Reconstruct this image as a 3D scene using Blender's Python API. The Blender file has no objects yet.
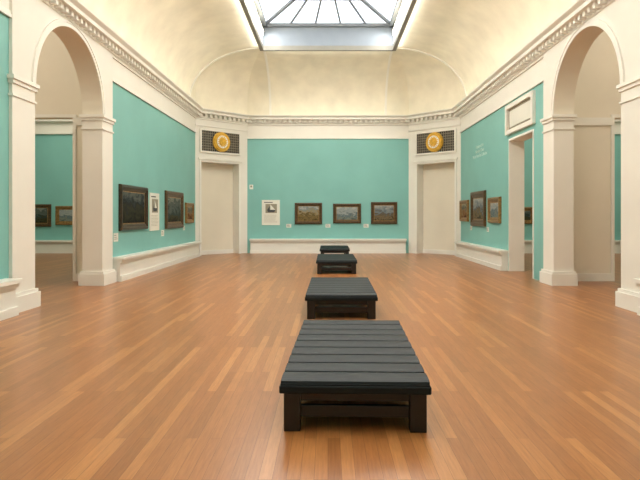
import bpy, bmesh, math, random
from mathutils import Vector, Matrix
random.seed(4)
S=bpy.context.scene
S.view_settings.view_transform='Standard'
S.view_settings.look='None'
S.view_settings.exposure=0.0

# ---------------------------------------------------------------- materials
def lin(c):
    return tuple(((v/255)/12.92 if v/255<=0.04045 else ((v/255+0.055)/1.055)**2.4) for v in c)+(1,)
def newmat(name):
    m=bpy.data.materials.new(name); m.use_nodes=True
    nt=m.node_tree; b=nt.nodes['Principled BSDF']
    return m,nt,b
def paint(name,rgb,rough=0.6,var=0.06,scale=1.5,bump=0.02,metal=0,spec=0.5):
    m,nt,b=newmat(name)
    tc=nt.nodes.new('ShaderNodeTexCoord')
    n=nt.nodes.new('ShaderNodeTexNoise'); n.inputs['Scale'].default_value=scale; n.inputs['Detail'].default_value=6
    nt.links.new(tc.outputs['Object'],n.inputs['Vector'])
    r=nt.nodes.new('ShaderNodeValToRGB'); c=lin(rgb)
    r.color_ramp.elements[0].position=0.3; r.color_ramp.elements[1].position=0.7
    r.color_ramp.elements[0].color=tuple(x*(1-var) for x in c[:3])+(1,)
    r.color_ramp.elements[1].color=tuple(min(1,x*(1+var)) for x in c[:3])+(1,)
    nt.links.new(n.outputs['Fac'],r.inputs['Fac']); nt.links.new(r.outputs['Color'],b.inputs['Base Color'])
    b.inputs['Roughness'].default_value=rough; b.inputs['Metallic'].default_value=metal
    b.inputs['Specular IOR Level'].default_value=spec
    if bump:
        n2=nt.nodes.new('ShaderNodeTexNoise'); n2.inputs['Scale'].default_value=60
        nt.links.new(tc.outputs['Object'],n2.inputs['Vector'])
        bp=nt.nodes.new('ShaderNodeBump'); bp.inputs['Strength'].default_value=bump*3; bp.inputs['Distance'].default_value=0.01
        nt.links.new(n2.outputs['Fac'],bp.inputs['Height']); nt.links.new(bp.outputs['Normal'],b.inputs['Normal'])
    return m
def emis(name,rgb,strength):
    m,nt,b=newmat(name)
    b.inputs['Base Color'].default_value=lin(rgb)
    b.inputs['Emission Color'].default_value=lin(rgb)
    b.inputs['Emission Strength'].default_value=strength
    return m
TEAL=paint('teal_paint',(130,189,182),0.55,0.05,0.8)
WHITE=paint('white_plaster',(238,234,224),0.6,0.03,1.0)
COVE=paint('cove_plaster',(236,229,210),0.7,0.08,1.4)
TRIM=paint('trim_paint',(240,237,228),0.45,0.02,2.0)
CREAM=paint('niche_paint',(234,226,208),0.6,0.03,1.0)
DARKWOOD=paint('dark_stained_wood',(24,15,12),0.35,0.25,6,0.02)
LEATHER=paint('dark_green_leather',(15,22,25),0.55,0.12,5,0.0,0,0.28)
GOLD=paint('gilt',(226,176,62),0.35,0.2,8,0.02,0.2)
GOLDDARK=paint('antique_gilt_frame',(82,60,32),0.4,0.45,14,0.03,0.1)
GOLDFRAME=paint('gilt_frame',(136,104,56),0.4,0.4,14,0.03,0.15)
BLACKFRAME=paint('dark_gilt_frame',(58,43,26),0.35,0.5,12,0.02,0.1)
GRILLE=paint('grille_dark',(66,60,52),0.6,0.2,9)
GRILLEBAR=paint('grille_bar',(150,142,122),0.5,0.1,9)
METAL=paint('skylight_metal',(112,118,124),0.45,0.05,3)
FRAMEM=paint('skylight_frame_paint',(130,128,120),0.5,0.05,3)
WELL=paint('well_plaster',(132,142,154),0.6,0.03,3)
PAPER=paint('panel_board',(232,230,218),0.6,0.02,3)
INK=paint('panel_ink',(60,62,66),0.6,0.1,5)
LETTER=paint('wall_lettering',(205,236,226),0.6,0.02,5)
GLASS=emis('skylight_glass_daylit',(232,240,250),1.35)
LAMP=emis('lamp_glow',(255,246,224),12.0)
PANEL=emis('ceiling_panel_glow',(255,244,225),4.6)  # glow for the panels added to brighten the side rooms

def floor_mat():
    m,nt,b=newmat('oak_plank_floor')
    L=nt.links.new; N=nt.nodes.new
    tc=N('ShaderNodeTexCoord'); mp=N('ShaderNodeMapping'); mp.inputs['Rotation'].default_value=(0,0,math.radians(90))
    L(tc.outputs['Object'],mp.inputs['Vector'])
    br=N('ShaderNodeTexBrick'); br.inputs['Scale'].default_value=1.0
    br.inputs['Brick Width'].default_value=1.8; br.inputs['Row Height'].default_value=0.09
    br.inputs['Mortar Size'].default_value=0.0013; br.inputs['Mortar Smooth'].default_value=0.3
    br.inputs['Bias'].default_value=0.0; br.offset=0.37; br.offset_frequency=2
    br.inputs['Color1'].default_value=(0,0,0,1); br.inputs['Color2'].default_value=(1,1,1,1)
    br.inputs['Mortar'].default_value=(0.5,0.5,0.5,1)
    L(mp.outputs['Vector'],br.inputs['Vector'])
    r=N('ShaderNodeValToRGB'); e=r.color_ramp.elements
    e[0].position=0.0; e[0].color=lin((146,92,48)); e[1].position=1.0; e[1].color=lin((182,124,72))
    for p_,c_ in ((0.3,(163,105,58)),(0.6,(154,97,52)),(0.8,(171,113,63))):
        x=r.color_ramp.elements.new(p_); x.color=lin(c_)
    L(br.outputs['Color'],r.inputs['Fac'])
    mp2=N('ShaderNodeMapping'); mp2.inputs['Scale'].default_value=(22,1.2,1)
    L(tc.outputs['Object'],mp2.inputs['Vector'])
    ns=N('ShaderNodeTexNoise'); ns.inputs['Scale'].default_value=3; ns.inputs['Detail'].default_value=8; ns.inputs['Roughness'].default_value=0.65
    L(mp2.outputs['Vector'],ns.inputs['Vector'])
    r2=N('ShaderNodeValToRGB'); r2.color_ramp.elements[0].position=0.3; r2.color_ramp.elements[1].position=0.7
    r2.color_ramp.elements[0].color=(0.74,0.70,0.66,1); r2.color_ramp.elements[1].color=(1.1,1.1,1.1,1)
    L(ns.outputs['Fac'],r2.inputs['Fac'])
    mx=N('ShaderNodeMix'); mx.data_type='RGBA'; mx.blend_type='MULTIPLY'; mx.inputs['Factor'].default_value=1
    L(r.outputs['Color'],mx.inputs['A']); L(r2.outputs['Color'],mx.inputs['B'])
    mx2=N('ShaderNodeMix'); mx2.data_type='RGBA'; mx2.inputs['B'].default_value=lin((90,54,30))
    L(br.outputs['Fac'],mx2.inputs['Factor']); L(mx.outputs['Result'],mx2.inputs['A'])
    L(mx2.outputs['Result'],b.inputs['Base Color'])
    b.inputs['Roughness'].default_value=0.29
    b.inputs['Specular IOR Level'].default_value=0.5
    bp=N('ShaderNodeBump'); bp.inputs['Strength'].default_value=0.06; bp.inputs['Distance'].default_value=0.003
    L(ns.outputs['Fac'],bp.inputs['Height']); L(bp.outputs['Normal'],b.inputs['Normal'])
    return m
FLOOR=floor_mat()

def canvas_mat(name,cols,h,scale=3.0,mixn=0.7):
    m,nt,b=newmat(name); L=nt.links.new; N=nt.nodes.new
    tc=N('ShaderNodeTexCoord'); sp=N('ShaderNodeSeparateXYZ'); L(tc.outputs['Object'],sp.inputs['Vector'])
    mp=N('ShaderNodeMapping'); mp.inputs['Location'].default_value=(random.random()*20,0,random.random()*20); mp.inputs['Scale'].default_value=(1,1,1.8)
    L(tc.outputs['Object'],mp.inputs['Vector'])
    n=N('ShaderNodeTexNoise'); n.inputs['Scale'].default_value=scale; n.inputs['Detail'].default_value=8; n.inputs['Roughness'].default_value=0.65; n.inputs['Distortion'].default_value=0.8
    L(mp.outputs['Vector'],n.inputs['Vector'])
    st=N('ShaderNodeMapRange'); st.inputs['From Min'].default_value=0.3; st.inputs['From Max'].default_value=0.7
    L(n.outputs['Fac'],st.inputs['Value'])
    mr=N('ShaderNodeMapRange'); mr.inputs['From Min'].default_value=-h/2; mr.inputs['From Max'].default_value=h/2
    mr.inputs['To Min'].default_value=-mixn/2; mr.inputs['To Max'].default_value=1-mixn/2
    L(sp.outputs['Z'],mr.inputs['Value'])
    ma=N('ShaderNodeMath'); ma.operation='MULTIPLY_ADD'; ma.inputs[1].default_value=mixn
    L(st.outputs['Result'],ma.inputs[0]); L(mr.outputs['Result'],ma.inputs[2])
    r=N('ShaderNodeValToRGB')
    cols=[tuple(v*0.80 for v in c) for c in cols]
    r.color_ramp.elements[0].color=lin(cols[0]); r.color_ramp.elements[1].color=lin(cols[-1])
    for i,c in enumerate(cols[1:-1]):
        e=r.color_ramp.elements.new((i+1)/(len(cols)-1)); e.color=lin(c)
    L(ma.outputs[0],r.inputs['Fac']); L(r.outputs['Color'],b.inputs['Base Color'])
    b.inputs['Roughness'].default_value=0.75; b.inputs['Specular IOR Level'].default_value=0.2
    return m

# ---------------------------------------------------------------- mesh builder
class MB:
    def __init__(s): s.v=[]; s.f=[]; s.m=[]; s.mats=[]; s.sm=[]
    def mi(s,mat):
        if mat not in s.mats: s.mats.append(mat)
        return s.mats.index(mat)
    def add(s,vs,fs,mat,smooth=False):
        o=len(s.v); s.v+= [tuple(v) for v in vs]; k=s.mi(mat)
        for f in fs: s.f.append([i+o for i in f]); s.m.append(k); s.sm.append(smooth)
    def box(s,x0,x1,y0,y1,z0,z1,mat,skip=()):
        vs=[(x0,y0,z0),(x1,y0,z0),(x1,y1,z0),(x0,y1,z0),(x0,y0,z1),(x1,y0,z1),(x1,y1,z1),(x0,y1,z1)]
        s.add(vs,[(0,3,2,1),(4,5,6,7),(0,1,5,4),(1,2,6,5),(2,3,7,6),(3,0,4,7)],mat)
    def cyl(s,c,r,depth,axis,mat,n=32,r2=None):
        if r2 is None: r2=r
        vs=[]
        for k,(rr,d) in enumerate(((r,-depth/2),(r2,depth/2))):
            for i in range(n):
                a=2*math.pi*i/n; p=[rr*math.cos(a),rr*math.sin(a)]
                if axis=='y': vs.append((c[0]+p[0],c[1]+d,c[2]+p[1]))
                elif axis=='x': vs.append((c[0]+d,c[1]+p[0],c[2]+p[1]))
                else: vs.append((c[0]+p[0],c[1]+p[1],c[2]+d))
        fs=[(i,(i+1)%n,n+(i+1)%n,n+i) for i in range(n)]+[tuple(range(n))[::-1],tuple(range(n,2*n))]
        s.add(vs,fs,mat)
    def obj(s,name,loc=(0,0,0),rotz=0,parent=None,bevel=0):
        me=bpy.data.meshes.new(name); me.from_pydata(s.v,[],s.f)
        for m in s.mats: me.materials.append(m)
        for p,k,sm in zip(me.polygons,s.m,s.sm): p.material_index=k; p.use_smooth=sm
        bm=bmesh.new(); bm.from_mesh(me); bmesh.ops.recalc_face_normals(bm,faces=bm.faces); bm.to_mesh(me); bm.free()
        o=bpy.data.objects.new(name,me); S.collection.objects.link(o)
        o.location=loc; o.rotation_euler=(0,0,rotz)
        if parent: o.parent=parent
        if bevel:
            b=o.modifiers.new('bevel','BEVEL'); b.width=bevel; b.segments=2; b.limit_method='ANGLE'
        return o

# ---------------------------------------------------------------- room dims
XW=5.5; YB=25.0; YF=-1.4; XC=3.6; YC=23.2; YN=0.4
TEALTOP=5.1; TOPW=6.1
A0,A1=10.4,13.5; P0,P1=9.65,14.15; SPR=4.1
AR=(A1-A0)/2; AC=(A0+A1)/2
H=8.3; SX=2.57; SY0,SY1=1.5,22.1
T=0.42

# floor
b=MB(); b.box(-15.5,15.5,-2.2,25.5,-0.1,0,FLOOR); b.obj('floor')

def side_wall(sgn,name,door=None):
    b=MB()
    def bx(xa,xb,y0,y1,z0,z1,mat):
        x=sorted((sgn*xa,sgn*xb)); b.box(x[0],x[1],y0,y1,z0,z1,mat)
    xi,xo=XW,XW+T
    bx(xi,xo,YN-0.3,P0,0,TEALTOP,TEAL)
    if door:
        d0,d1,dh=door
        bx(xi,xo,P1,d0,0,TEALTOP,TEAL); bx(xi,xo,d1,YC+0.3,0,TEALTOP,TEAL)
        bx(xi,xo,d0,d1,dh,TEALTOP,TEAL)
        bx(xi-0.02,xo+0.02,d0,d0+0.06,0,dh,TRIM); bx(xi-0.02,xo+0.02,d1-0.06,d1,0,dh,TRIM)
        bx(xi-0.02,xo+0.02,d0+0.06,d1-0.06,dh-0.06,dh,TRIM)
    else:
        bx(xi,xo,P1,YC+0.3,0,TEALTOP,TEAL)
    # frieze
    bx(xi-0.01,xo,YN-0.3,P0,TEALTOP,TOPW,WHITE); bx(xi-0.01,xo,P1,YC+0.3,TEALTOP,TOPW,WHITE)
    for y0,y1 in ((YN,P0),(P1,YC)):
        bx(xi-0.05,xi,y0,y1,TEALTOP,TEALTOP+0.06,TRIM); bx(xi-0.03,xi,y0,y1,TEALTOP+0.06,TEALTOP+0.12,TRIM)
    # arch surround
    xi2=XW-0.06
    bx(xi2,xo,P0,A0,0,TOPW,WHITE); bx(xi2,xo,A1,P1,0,TOPW,WHITE)
    n=40; vs=[]; fs=[]
    for i in range(n+1):
        a=math.pi*i/n; y=AC-AR*math.cos(a); z=SPR+AR*math.sin(a)
        vs+=[(sgn*xi2,y,z),(sgn*xi2,y,TOPW),(sgn*xo,y,z),(sgn*xo,y,TOPW)]
    for i in range(n):
        k=4*i
        fs+=[(k,k+4,k+5,k+1),(k+2,k+3,k+7,k+6)]
    b.add(vs,fs,WHITE)
    vs2=[];fs2=[]
    for i in range(n+1): vs2+=[vs[4*i],vs[4*i+2]]
    for i in range(n): fs2.append((2*i,2*i+1,2*i+3,2*i+2))
    b.add(vs2,fs2,CREAM,True)
    # archivolt moulding
    for (ra,rb,pr) in ((AR+0.0,AR+0.08,0.02),(AR+0.08,AR+0.14,0.035)):
        vs=[];fs=[]
        for i in range(n+1):
            a=math.pi*i/n; c,s_=math.cos(a),math.sin(a)
            for r_,x in ((ra,xi2),(ra,xi2-pr),(rb,xi2-pr),(rb,xi2)):
                vs.append((sgn*x,AC-r_*c,min(SPR+r_*s_,5.74)))
        for i in range(n):
            for j in range(3):
                k=4*i+j; fs.append((k,k+1,k+5,k+4))
        b.add(vs,fs,TRIM)
    # imposts and plinths, wrapping the piers
    for (y0,y1) in ((P0,A0),(A1,P1)):
        for z0,z1,p in ((SPR-0.34,SPR-0.30,0.025),(SPR-0.12,SPR-0.05,0.03),(SPR-0.05,SPR+0.02,0.06),(0,0.28,0.07),(0.28,0.34,0.04)):
            bx(xi2-p,xo+p,y0-p,y1+p,z0,z1,TRIM)
    return b.obj(name)
DOOR=(14.95,17.0,4.0)
side_wall(-1,'wall_left')
side_wall(1,'wall_right',DOOR)

# back / front walls
for name,y0,y1 in (('wall_back',YB,YB+0.4),('wall_front',YF-0.4,YF)):
    b=MB(); b.box(-XC-0.2,XC+0.2,y0,y1,0,TEALTOP,TEAL); b.box(-XC-0.2,XC+0.2,y0,y1,TEALTOP,TOPW,WHITE)
    yy=(y0-0.05,y0) if name=='wall_back' else (y1,y1+0.05)
    b.box(-XC,XC,yy[0],yy[1],TEALTOP,TEALTOP+0.07,TRIM)
    b.obj(name)

# chamfered corner walls with tall niche and grille panel
DL=math.hypot(XW-XC,YB-YC); DA=math.atan2(YB-YC,XW-XC)
def corner_wall(name,ox,oy,ang,n0,n1):
    b=MB(); NT=3.93; D=0.5
    b.box(0,n0,0,D,0,TOPW,WHITE); b.box(n1,DL,0,D,0,TOPW,WHITE); b.box(n0,n1,0,D,NT,TOPW,WHITE)
    b.box(n0,n1,D-0.05,D,0,NT,CREAM)
    w=0.09
    b.box(n0-w,n0,-0.04,0.0,0,NT+w,TRIM); b.box(n1,n1+w,-0.04,0.0,0,NT+w,TRIM); b.box(n0,n1,-0.04,0.0,NT,NT+w,TRIM)
    b.box(n0-0.15,n1+0.15,-0.08,0.0,NT+w,NT+w+0.08,TRIM)
    b.box(n0,n1,D-0.09,D-0.05,0,0.18,TRIM)
    b.box(0,DL,-0.05,0,5.42,5.49,TRIM)
    b.obj(name,(ox,oy,0),ang)
    # grille panel with medallion
    g=bpy.data.objects.new('clock_grille',None); S.collection.objects.link(g)
    cx=(n0+n1)/2; g.location=(ox+cx*math.cos(ang),oy+cx*math.sin(ang),4.82); g.rotation_euler=(0,0,ang)
    p=MB(); hw=(n1-n0)/2; hh=0.43
    p.box(-hw,hw,-0.03,0,-hh,hh,GRILLE)
    fw=0.07
    p.box(-hw-fw,hw+fw,-0.07,0,hh,hh+fw,TRIM); p.box(-hw-fw,hw+fw,-0.07,0,-hh-fw,-hh,TRIM)
    p.box(-hw-fw,-hw,-0.07,0,-hh,hh,TRIM); p.box(hw,hw+fw,-0.07,0,-hh,hh,TRIM)
    k=int(2*hw/0.10)
    for i in range(1,k): 
        x=-hw+2*hw*i/k; p.box(x-0.009,x+0.009,-0.05,-0.03,-hh,hh,GRILLEBAR)
    for i in range(1,8):
        z=-hh+2*hh*i/8; p.box(-hw,hw,-0.052,-0.03,z-0.009,z+0.009,GRILLEBAR)
    p.obj('grille_panel',parent=g)
    m=MB(); m.cyl((0,-0.09,0),0.42,0.07,'y',GOLD,48); 
    m.cyl((0,-0.14,0),0.37,0.05,'y',GOLD,48,0.39); m.cyl((0,-0.175,0),0.27,0.03,'y',TRIM,48)
    m.cyl((0,-0.20,0),0.15,0.04,'y',GOLD,32)
    for i in range(16):
        a=2*math.pi*i/16; r0,r1=0.14,0.27 if i%2 else 0.25; w=0.04
        c,s_=math.cos(a),math.sin(a)
        m.add([(r0*c-w*s_,-0.195,r0*s_+w*c),(r0*c+w*s_,-0.195,r0*s_-w*c),(r1*c,-0.195,r1*s_),
               (r0*c-w*s_,-0.19,r0*s_+w*c),(r0*c+w*s_,-0.19,r0*s_-w*c),(r1*c,-0.19,r1*s_)],
              [(0,1,2),(3,5,4),(0,3,4,1),(1,4,5,2),(2,5,3,0)],GOLD)
    m.obj('gilt_medallion',parent=g)
a0,a1=0.27,2.15
corner_wall('wall_corner_back_left',-XW,YC,DA,a0,a1)
corner_wall('wall_corner_back_right',XC,YB,-DA,DL-a1,DL-a0)
corner_wall('wall_corner_front_left',-XC,YF,math.pi-DA,DL-a1,DL-a0)
corner_wall('wall_corner_front_right',XW,YN,math.pi+DA,a0,a1)

# ---------------------------------------------------------------- cornice + cove
OCT=[(-XW,YN),(-XW,YC),(-XC,YB),(XC,YB),(XW,YC),(XW,YN),(XC,YF),(-XC,YF)]
def inset(d):
    n=len(OCT); out=[]
    def line(i):
        a=Vector(OCT[i]); c=Vector(OCT[(i+1)%n]); t=(c-a).normalized(); nr=Vector((t.y,-t.x))
        return a+nr*d,t
    for i in range(n):
        p,t=line(i-1); q,u=line(i)
        den=t.x*u.y-t.y*u.x; w=q-p; s_=(w.x*u.y-w.y*u.x)/den
        out.append(p+t*s_)
    return out
b=MB()
prof=[(0.005,5.70),(0.05,5.70),(0.05,5.75),(0.08,5.78),(0.08,5.91),(0.30,5.92),(0.31,6.0),(0.39,6.06),(0.40,6.1),(0.36,6.1),(0.36,6.08),(0.005,6.08)]
rings=[inset(d) for d,z in prof]
vs=[];fs=[]
for (d,z),r in zip(prof,rings): vs+=[(p.x,p.y,z) for p in r]
for k in range(len(prof)-1):
    for i in range(8):
        j=(i+1)%8; fs.append((8*k+i,8*k+j,8*k+8+j,8*k+8+i))
b.add(vs,fs,TRIM)
b.obj('trim_1')
# dentils
b=MB()
for i in range(8):
    a=inset(0.08)[i]; c=inset(0.08)[(i+1)%8]; t=(c-a); Ln=t.length; t.normalize(); nr=Vector((t.y,-t.x))
    n=int(Ln/0.22)
    for k in range(n):
        o=a+t*((k+0.5)*Ln/n); h=0.05; dp=0.14
        q=[o-t*h,o+t*h,o+t*h+nr*dp,o-t*h+nr*dp]
        vs=[(p.x,p.y,5.81) for p in q]+[(p.x,p.y,5.918) for p in q]
        b.add(vs,[(0,3,2,1),(4,5,6,7),(0,1,5,4),(1,2,6,5),(2,3,7,6),(3,0,4,7)],TRIM)
b.obj('trim_2')
# cove: side barrels and end barrels (width of the skylight) with bulged corner lunettes between
CP=[]   # (base_xy, top_xy, exponent)
e=0.02
corners=[((-1),1),(1,1),(1,-1),(-1,-1)]
ymid=(SY0+SY1)/2
for ix,iy in corners:
    ys=SY1 if iy>0 else SY0; yc=YC if iy>0 else YN; yb=YB if iy>0 else YF
    A=((ix*XW,ys),(ix*SX,ys-iy*e),0.9); B=((ix*XW,yc),(ix*SX,ys-iy*e*0.5),0.55)
    C=((ix*XC,yb),(ix*(SX-e*0.5),ys),0.55); D=((ix*SX,yb),(ix*(SX-e),ys),0.9)
    CP+= [A,B,C,D] if (ix,iy) in ((-1,1),(1,-1)) else [D,C,B,A]
def covept(q,k,n):
    (bx_,by_),(tx,ty),ex=CP[q]
    a=math.pi/2*k/n; s_=1-math.cos(a); z=6.08+(H-6.08)*math.sin(a)**ex
    return (bx_*(1-s_)+tx*s_,by_*(1-s_)+ty*s_,z)
b=MB(); n=36; NP=len(CP)
for i in range(NP):
    j=(i+1)%NP; vs=[];fs=[]
    for k in range(n+1):
        for q in (i,j): vs.append(covept(q,k,n))
    for k in range(n): fs.append((2*k,2*k+1,2*k+3,2*k+2))
    b.add(vs,fs,COVE,True)
o=b.obj('ceiling')
def bar(b,p,q,w,mat):
    p=Vector(p);q=Vector(q);t=(q-p).normalized(); u=t.cross(Vector((0,0,1)))
    if u.length<1e-3: u=Vector((1,0,0))
    u.normalize(); v=t.cross(u); vs=[]
    for o in (p,q):
        for a,c in ((-1,-1),(1,-1),(1,1),(-1,1)): vs.append(o+u*a*w/2+v*c*w/2)
    b.add(vs,[(0,1,2,3),(4,7,6,5),(0,4,5,1),(1,5,6,2),(2,6,7,3),(3,7,4,0)],mat)
b=MB()
for q in range(NP):
    if CP[q][2]>0.8:
        for k in range(n): bar(b,covept(q,k,n),covept(q,k+1,n),0.09,TRIM)
b.obj('trim_3')

# skylight ---------------------------------------------------------------
sk=bpy.data.objects.new('skylight',None); S.collection.objects.link(sk)
b=MB(); G=9.2
for x0,x1,y0,y1 in ((-SX-0.12,-SX+0.02,SY0-0.1,SY1+0.1),(SX-0.02,SX+0.12,SY0-0.1,SY1+0.1),(-SX,SX,SY0-0.12,SY0+0.02),(-SX,SX,SY1-0.02,SY1+0.12)):
    b.box(x0,x1,y0,y1,H-0.10,H+0.08,FRAMEM)
b.obj('frame',parent=sk)
b=MB()
b.box(-SX-0.1,-SX,SY0-0.1,SY1+0.1,H,G+0.1,TRIM); b.box(SX,SX+0.1,SY0-0.1,SY1+0.1,H,G+0.1,TRIM)
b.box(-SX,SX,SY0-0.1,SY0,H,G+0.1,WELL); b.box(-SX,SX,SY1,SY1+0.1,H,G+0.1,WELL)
for s_ in (-1,1):
    x=sorted((s_*SX,s_*(SX-0.16))); b.box(x[0],x[1],SY0,SY1,G-0.1,G+0.02,METAL)
b.box(-SX,SX,SY1-0.16,SY1,G-0.1,G+0.02,METAL); b.box(-SX,SX,SY0,SY0+0.16,G-0.1,G+0.02,METAL)
b.obj('light_well',parent=sk)
RZ=10.3; R0,R1=SY0+2.6,SY1-2.6
b=MB()
b.add([(-SX,SY0,G),(SX,SY0,G),(SX,SY1,G),(-SX,SY1,G),(0,R0,RZ),(0,R1,RZ)],[(0,1,4),(1,2,5,4),(2,3,5),(3,0,4,5)],GLASS)
b.obj('glass',parent=sk)
b=MB(); dz=-0.04
for x,y,ry in ((-SX,SY0,R0),(SX,SY0,R0),(-SX,SY1,R1),(SX,SY1,R1)): bar(b,(x,y,G+dz),(0,ry,RZ+dz),0.12,METAL)
bar(b,(0,R0,RZ+dz),(0,R1,RZ+dz),0.12,METAL)
k=16
for i in range(k+1):
    y=R0+(R1-R0)*i/k
    for s_ in (-1,1): bar(b,(s_*SX,y,G+dz),(0,y,RZ+dz),0.065,METAL)
for s_ in (-1,1):
    bar(b,(s_*SX/2,R0-1.3,(G+RZ)/2+dz),(s_*SX/2,R1+1.3,(G+RZ)/2+dz),0.065,METAL)
for yb,ry,sg in ((SY0,R0,1),(SY1,R1,-1)):
    for f in (-0.6,-0.2,0.2,0.6): bar(b,(f*SX,yb,G+dz),(0,ry,RZ+dz),0.06,METAL)
    bar(b,(-SX/2,(yb+ry)/2,(G+RZ)/2+dz),(SX/2,(yb+ry)/2,(G+RZ)/2+dz),0.07,METAL)
b.obj('glazing_bars',parent=sk)
b=MB()
for s_ in (-1,1):
    y=SY0+0.3
    while y<SY1-0.5:
        x=sorted((s_*(SX-0.02),s_*(SX-0.10))); b.box(x[0],x[1],y,y+0.42,H+0.28,H+0.42,LAMP); y+=0.6
b.obj('strip_lamps',parent=sk)

# ---------------------------------------------------------------- base ledges
def ledge(name,ln,loc,rot,h=0.64):
    b=MB()
    b.box(0,ln,-0.24,0,0,0.14,TRIM); b.box(0.01,ln-0.01,-0.20,0,0.14,h-0.14,TRIM)
    b.box(0.0,ln,-0.25,0,h-0.14,h-0.07,TRIM); b.box(-0.02,ln+0.02,-0.30,0,h-0.07,h,TRIM)
    return b.obj(name,loc,rot)
ledge('baseboard_back',6.9,(-3.45,YB,0),0)
ledge('baseboard_left',YC-0.15-P1-0.12,(-XW,P1+0.12,0),math.pi/2,0.62)
ledge('baseboard_left',P0-0.12-YN-0.3,(-XW,YN+0.3,0),math.pi/2,0.62)
ledge('baseboard_right',YC-0.15-DOOR[1]-0.08,(XW,YC-0.15,0),-math.pi/2,0.62)
ledge('baseboard_right',P0-0.12-YN-0.3,(XW,P0-0.12,0),-math.pi/2,0.62)
ledge('baseboard_front',6.9,(3.45,YF,0),math.pi)

# framed panel over the right doorway
b=MB()
b.box(-0.88,0.88,-0.035,0,-0.24,0.24,PAPER)
b.box(-1.03,1.03,-0.015,0,-0.36,0.36,GRILLEBAR)  # grey backing paints shade into the recess around the panel
for x0,x1,z0,z1 in ((-1.15,1.15,0.32,0.44),(-1.15,1.15,-0.44,-0.32),(-1.15,-1.01,-0.32,0.32),(1.01,1.15,-0.32,0.32)):
    b.box(x0,x1,-0.09,0,z0,z1,TRIM)
b.obj('ventilation_panel',(XW,15.98,4.57),-math.pi/2)

# ---------------------------------------------------------------- adjoining rooms
CZ=7.4
def side_room(s_,tag,op0,op1):
    b=MB()
    def bx(xa,xb,y0,y1,z0,z1,mat):
        x=sorted((s_*xa,s_*xb)); b.box(x[0],x[1],y0,y1,z0,z1,mat)
    xi=XW+T
    bx(xi,op0,14.4,14.65,0,CZ,CREAM); bx(op1,10.2,14.4,14.65,0,CZ,CREAM); bx(op0,op1,14.4,14.65,4.2,CZ,CREAM)
    bx(op0-0.08,op0,14.36,14.4,0,4.28,TRIM); bx(op1,op1+0.08,14.36,14.4,0,4.28,TRIM); bx(op0,op1,14.36,14.4,4.2,4.28,TRIM)
    bx(xi,op0-0.08,14.36,14.4,0,0.2,TRIM); bx(op1+0.08,10,14.36,14.4,0,0.2,TRIM)
    bx(xi,op0-0.08,14.36,14.4,4.0,4.2,TRIM)
    b.obj('wall_partition_'+tag)
    b=MB()
    bx(10.0,10.2,8.6,14.4,0,CZ,WHITE); bx(xi,10.2,8.4,8.6,0,CZ,WHITE)
    b.obj('wall_vestibule_'+tag)
    b=MB()
    bx(xi,15,25,25.2,0,5.3,TEAL); bx(xi,15,25,25.2,5.3,CZ,WHITE)
    bx(xi,15,24.9,25,5.3,5.42,TRIM); bx(xi,15,24.75,25,5.85,6.05,TRIM)
    bx(15,15.2,14.4,25.2,0,5.3,TEAL); bx(15,15.2,14.4,25.2,5.3,CZ,WHITE); bx(10.2,15.2,14.4,14.6,0,CZ,TEAL)
    bx(xi,15,24.8,25,0,0.5,TRIM); bx(xi,15,24.72,25,0.5,0.58,TRIM)
    b.obj('wall_gallery_'+tag)
    b=MB(); bx(xi,15.2,8.4,25.2,CZ,CZ+0.1,WHITE); b.obj('ceiling_'+tag)
    b=MB(); bx(8.5,12.5,17,23,CZ-0.06,CZ,PANEL); b.obj('ceiling_light_panel')  # unseen glowing panel, added to light the side gallery
    b=MB(); bx(7.2,9.0,10.0,13.2,CZ-0.06,CZ,PANEL); b.obj('ceiling_light_panel')  # a second added panel, brightening the vestibule
side_room(-1,'left',6.55,8.9)
side_room(1,'right',7.35,9.2)

# ---------------------------------------------------------------- paintings
def painting(name,wall,along,zc,w,h,frame,cols,fw=0.12,scale=3.0,off=0.0):
    b=MB()
    prof=[(0,0),(0,0.05),(fw*0.15,0.085),(fw*0.45,0.09),(fw*0.6,0.06),(fw*0.85,0.055),(fw,0.03)]
    vs=[];fs=[]
    for i_,d in prof:
        x=w/2-i_; z=h/2-i_
        vs+=[(-x,-d,-z),(x,-d,-z),(x,-d,z),(-x,-d,z)]
    for k in range(len(prof)-1):
        for i in range(4):
            j=(i+1)%4; fs.append((4*k+i,4*k+j,4*k+4+j,4*k+4+i))
    b.add(vs,fs,frame)
    # inner gilt slip
    x=w/2-fw;z=h/2-fw; s_=0.03
    b.add([(-x,-0.031,-z),(x,-0.031,-z),(x,-0.031,z),(-x,-0.031,z),(-x+s_,-0.031,-z+s_),(x-s_,-0.031,-z+s_),(x-s_,-0.031,z-s_),(-x+s_,-0.031,z-s_)],
          [(0,1,5,4),(1,2,6,5),(2,3,7,6),(3,0,4,7)],GOLDFRAME)
    b.add([(-x,-0.03,-z),(x,-0.03,-z),(x,-0.03,z),(-x,-0.03,z)],[(0,1,2,3)],canvas_mat(name+'_canvas',cols,2*z,scale))
    b.add([(-w/2,0,-h/2),(w/2,0,-h/2),(w/2,0,h/2),(-w/2,0,h/2)],[(0,3,2,1)],frame)
    place={'back':((along,YB-off,zc),0),'left':((-XW,along,zc),math.pi/2),'right':((XW,along,zc),-math.pi/2)}[wall]
    return b.obj(name,place[0],place[1])
dusk=[(16,20,16),(34,42,28),(62,62,40),(30,40,42),(60,72,74),(110,118,108)]
dusk2=[(34,32,22),(78,76,46),(52,76,74),(110,122,112),(84,98,92),(156,160,144)]
sea=[(90,108,108),(150,160,148),(98,126,136),(194,202,194),(170,184,184),(222,222,208)]
field=[(86,74,40),(160,136,84),(110,96,60),(190,168,120),(150,166,170),(214,216,206)]
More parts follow.
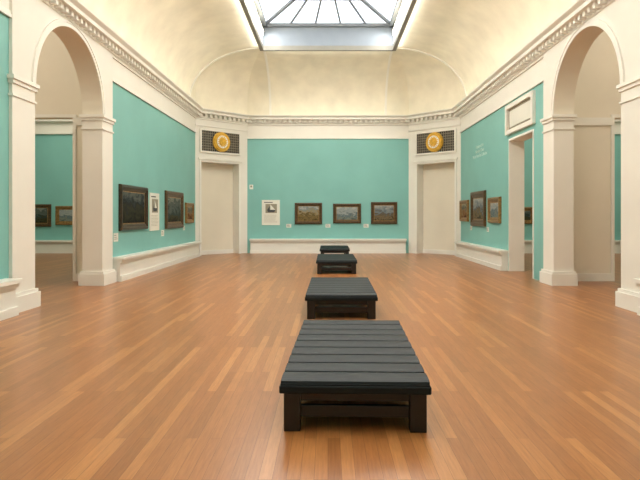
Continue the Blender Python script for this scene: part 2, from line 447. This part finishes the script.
coast=[(70,66,52),(150,132,96),(116,104,84),(136,156,166),(176,180,172),(210,214,210)]
warm=[(80,50,30),(150,100,60),(176,150,110),(110,120,110),(190,180,150)]
painting('framed_landscape_painting','back',-0.87,1.77,1.22,0.95,GOLDDARK,field,0.13,4)
painting('framed_seascape_painting','back',0.85,1.77,1.25,0.88,GOLDDARK,sea,0.13,4)
painting('framed_coastal_painting','back',2.50,1.79,1.17,0.98,GOLDDARK,coast,0.13,4)
painting('framed_night_painting','left',15.8,1.9,2.2,1.24,BLACKFRAME,dusk,0.17,2.5)
painting('framed_river_painting','left',19.95,1.88,2.2,1.3,GOLDDARK,dusk2,0.2,2.5)
painting('framed_village_painting','left',22.1,1.78,1.2,0.8,GOLDFRAME,warm,0.13)
painting('framed_garden_painting','right',22.45,1.87,1.3,0.85,GOLDFRAME,warm,0.13)
painting('framed_harbor_painting','right',20.4,1.93,1.9,1.27,GOLDDARK,coast,0.24)
painting('framed_meadow_painting','right',18.4,1.86,1.3,0.85,GOLDFRAME,sea,0.16)
for al,w,h,f,c in ((-12.9,1.1,1.0,GOLDDARK,dusk2),(-11.6,1.1,0.85,GOLDFRAME,sea),(8.85,0.7,0.75,GOLDFRAME,dusk2),(11.2,1.1,0.85,GOLDDARK,field)):
    painting('side_gallery_painting','back',al,1.68,w,h,f,c,0.14)

# text panels
def text_panel(wall,along,zc,w,h,pic):
    b=MB(); b.box(-w/2,w/2,-0.025,0,-h/2,h/2,PAPER)
    z=h*0.40
    b.box(-w*0.38,w*0.1,-0.028,-0.025,z-0.015,z+0.02,INK)
    if pic:
        b.box(-w*0.30,w*0.34,-0.028,-0.025,-h*0.02,h*0.34,GRILLEBAR)
        b.add([(-w*.15,-.03,-h*.02+0.04),(w*.2,-.03,-h*.02+0.04),(w*.26,-.03,0.12),(-w*.22,-.03,0.12)],[(0,1,2,3)],INK)
        b.add([(-0.02,-.03,.12),(.2,-.03,.12),(-0.02,-.03,h*.32)],[(0,1,2)],PAPER)
        b.add([(-0.05,-.03,.12),(-.16,-.03,.12),(-0.05,-.03,h*.26)],[(0,1,2)],INK)
        zs=[-h*0.1-0.045*i for i in range(int(h*0.33/0.045))]
    else: zs=[h*0.32-0.05*i for i in range(int(h*0.75/0.05))]
    for z in zs:
        ww=w*random.uniform(0.6,0.76); b.box(-w*0.38,-w*0.38+ww,-0.027,-0.025,z-0.004,z+0.004,GRILLEBAR)
    place={'back':((along,YB,zc),0),'left':((-XW,along,zc),math.pi/2),'right':((XW,along,zc),-math.pi/2)}[wall]
    b.obj('exhibition_text_panel',place[0],place[1])
text_panel('back',-2.55,1.81,0.8,1.12,True)
text_panel('left',17.7,1.8,0.95,1.18,True)
def label(wall,along,zc,w=0.22,h=0.16):
    b=MB(); b.box(-w/2,w/2,-0.012,0,-h/2,h/2,PAPER)
    for i in range(3): b.box(-w*.4,w*(.1+.1*i),-0.014,-0.012,h*.25-i*h*.22-0.006,h*.25-i*h*.22+0.006,INK)
    place={'back':((along,YB,zc),0),'left':((-XW,along,zc),math.pi/2),'right':((XW,along,zc),-math.pi/2)}[wall]
    b.obj('caption_label',place[0],place[1])
label('back',-1.75,1.22); label('back',0.0,1.22); label('back',1.7,1.22)
label('left',14.5,1.12,0.3,0.22); label('left',18.6,1.1,0.3,0.2); label('left',21.35,1.2)
label('right',19.25,1.2); label('right',21.5,1.2)
b=MB(); b.box(-0.08,0.08,-0.04,0,-0.1,0.1,TRIM); b.box(-0.04,0.04,-0.05,-0.04,-0.02,0.06,GRILLEBAR); b.obj('thermostat',(-3.42,YB,2.95),0)

c=bpy.data.curves.new('exhibition_title_lettering','FONT')
c.body="Painters of the\nNorthern Coast\nWorks from the Collection"; c.size=0.17; c.align_x='CENTER'; c.extrude=0.002; c.materials.append(LETTER)
o=bpy.data.objects.new('exhibition_title_lettering',c); S.collection.objects.link(o)
o.location=(XW-0.004,20.3,4.15); o.rotation_euler=(math.pi/2,0,-math.pi/2)

# ---------------------------------------------------------------- benches
def bench(x,y,rot=0,W=1.19,Ln=2.6):
    e=bpy.data.objects.new('gallery_bench',None); S.collection.objects.link(e); e.location=(x,y,0); e.rotation_euler=(0,0,rot)
    b=MB(); n=9; cw=Ln/n; z0,z1=0.335,0.405; g=0.03
    for k in range(n):
        ya=-Ln/2+k*cw; m=9; vs=[];fs=[]
        pr=[(0.0,z0),(0.0,z1-g)]
        for i in range(m):
            a=math.pi*i/(m-1); pr.append((cw/2-(cw/2-0.006)*math.cos(a),z1-g+g*math.sin(a)**0.4))
        pr+=[(cw,z1-g),(cw,z0)]
        q=len(pr)
        for xx in (-W/2+0.012,W/2-0.012):
            for (yy,zz) in pr: vs.append((xx,ya+yy,zz))
        fs=[(i,i+1,q+i+1,q+i) for i in range(q-1)]+[tuple(range(q))[::-1],tuple(range(q,2*q))]
        b.add(vs,fs,LEATHER,False)
    b.obj('cushion',parent=e)
    b=MB(); b.box(-W/2,W/2,-Ln/2-0.01,Ln/2+0.01,0.30,0.365,LEATHER)
    b.obj('seat_rail',parent=e,bevel=0.012)
    b=MB(); lx=W/2-0.035; lw=0.13
    b.box(-W/2+0.08,W/2-0.08,-Ln/2+0.05,-Ln/2+0.09,0.23,0.30,DARKWOOD); b.box(-W/2+0.08,W/2-0.08,Ln/2-0.09,Ln/2-0.05,0.23,0.30,DARKWOOD)
    b.box(-W/2+0.08,-W/2+0.12,-Ln/2+0.08,Ln/2-0.08,0.23,0.30,DARKWOOD); b.box(W/2-0.12,W/2-0.08,-Ln/2+0.08,Ln/2-0.08,0.23,0.30,DARKWOOD)
    b.obj('apron',parent=e,bevel=0.004)
    i=1
    for sx in (-1,1):
        for sy in (-1,1):
            c=MB(); xa=sorted((sx*lx,sx*(lx-lw))); ya=sorted((sy*(Ln/2-0.01),sy*(Ln/2-0.01-lw)))
            c.box(xa[0],xa[1],ya[0],ya[1],0,0.30,DARKWOOD); c.obj('leg_%d'%i,parent=e,bevel=0.006); i+=1
    b=MB()
    for sy in (-1,1):
        ya=sorted((sy*(Ln/2-0.06),sy*(Ln/2-0.11))); b.box(-lx+lw,lx-lw,ya[0],ya[1],0.10,0.19,DARKWOOD)
    for sx in (-1,1):
        xa=sorted((sx*(lx-0.04),sx*(lx-0.09))); b.box(xa[0],xa[1],-Ln/2+0.15,Ln/2-0.15,0.10,0.19,DARKWOOD)
    b.obj('stretchers',parent=e,bevel=0.004)
bench(0.25,5.67,-0.03)
bench(0.23,10.42,-0.01)
bench(0.25,17.4)
bench(0.26,22.75,0,1.17,2.4)

# ---------------------------------------------------------------- lights
def area(name,sx,sy,power,col,pos,d,t):
    l=bpy.data.lights.new(name,'AREA'); l.shape='RECTANGLE'; l.size=sx; l.size_y=sy; l.energy=power; l.color=col
    o=bpy.data.objects.new(name,l); S.collection.objects.link(o)
    d=Vector(d).normalized(); X=Vector(t).normalized(); Z=-d; Y=Z.cross(X)
    o.matrix_world=Matrix(((X.x,Y.x,Z.x,pos[0]),(X.y,Y.y,Z.y,pos[1]),(X.z,Y.z,Z.z,pos[2]),(0,0,0,1)))
    return o
WC=(1.0,0.92,0.76)
ins=inset(0.17)
for i in range(8):
    a,c=ins[i],ins[(i+1)%8]; m=(a+c)/2; t=(c-a); L_=t.length; t.normalize(); nr=Vector((t.y,-t.x))
    area('cornice_uplight',L_*0.96,0.1,L_*(3.2 if L_>10 else 1.1),WC,(m.x,m.y,6.13),(nr.x*1.8,nr.y*1.8,1),(t.x,t.y,0))  # hidden fill lights added above the cornice to brighten the cove
# lamp strips along the skylight well, washing the room below, and added fill strips, not real fixtures, that brighten the vault
for s_ in (-1,1):
    area('skylight_strip_lamp',SY1-SY0-0.6,0.16,590,(1.0,0.965,0.90),(s_*(SX-0.22),ymid,H+0.62),(-s_*0.35,0,-1),(0,1,0))
    area('vault_wash_lamp',SY1-SY0-0.4,0.05,75,(1.0,0.95,0.84),(s_*(SX+0.14),ymid,H-0.10),(s_,0,-0.05),(0,1,0))
area('vault_wash_lamp',2*SX-0.4,0.05,14,(1.0,0.95,0.84),(0,SY1+0.14,H-0.10),(0,1,-0.05),(1,0,0))  # same added fill for the far end of the vault
w=bpy.data.worlds.new('world'); S.world=w; w.use_nodes=True
w.node_tree.nodes['Background'].inputs[0].default_value=(0.6,0.7,0.8,1); w.node_tree.nodes['Background'].inputs[1].default_value=0.3

# ---------------------------------------------------------------- camera
cam=bpy.data.cameras.new('camera'); co=bpy.data.objects.new('camera',cam); S.collection.objects.link(co)
co.location=(0,0,1.7); co.rotation_euler=(math.pi/2,0,0)
cam.sensor_width=36; cam.lens=560/640*36; cam.shift_x=-8/640; cam.shift_y=-25/640; cam.clip_start=0.05
S.camera=co
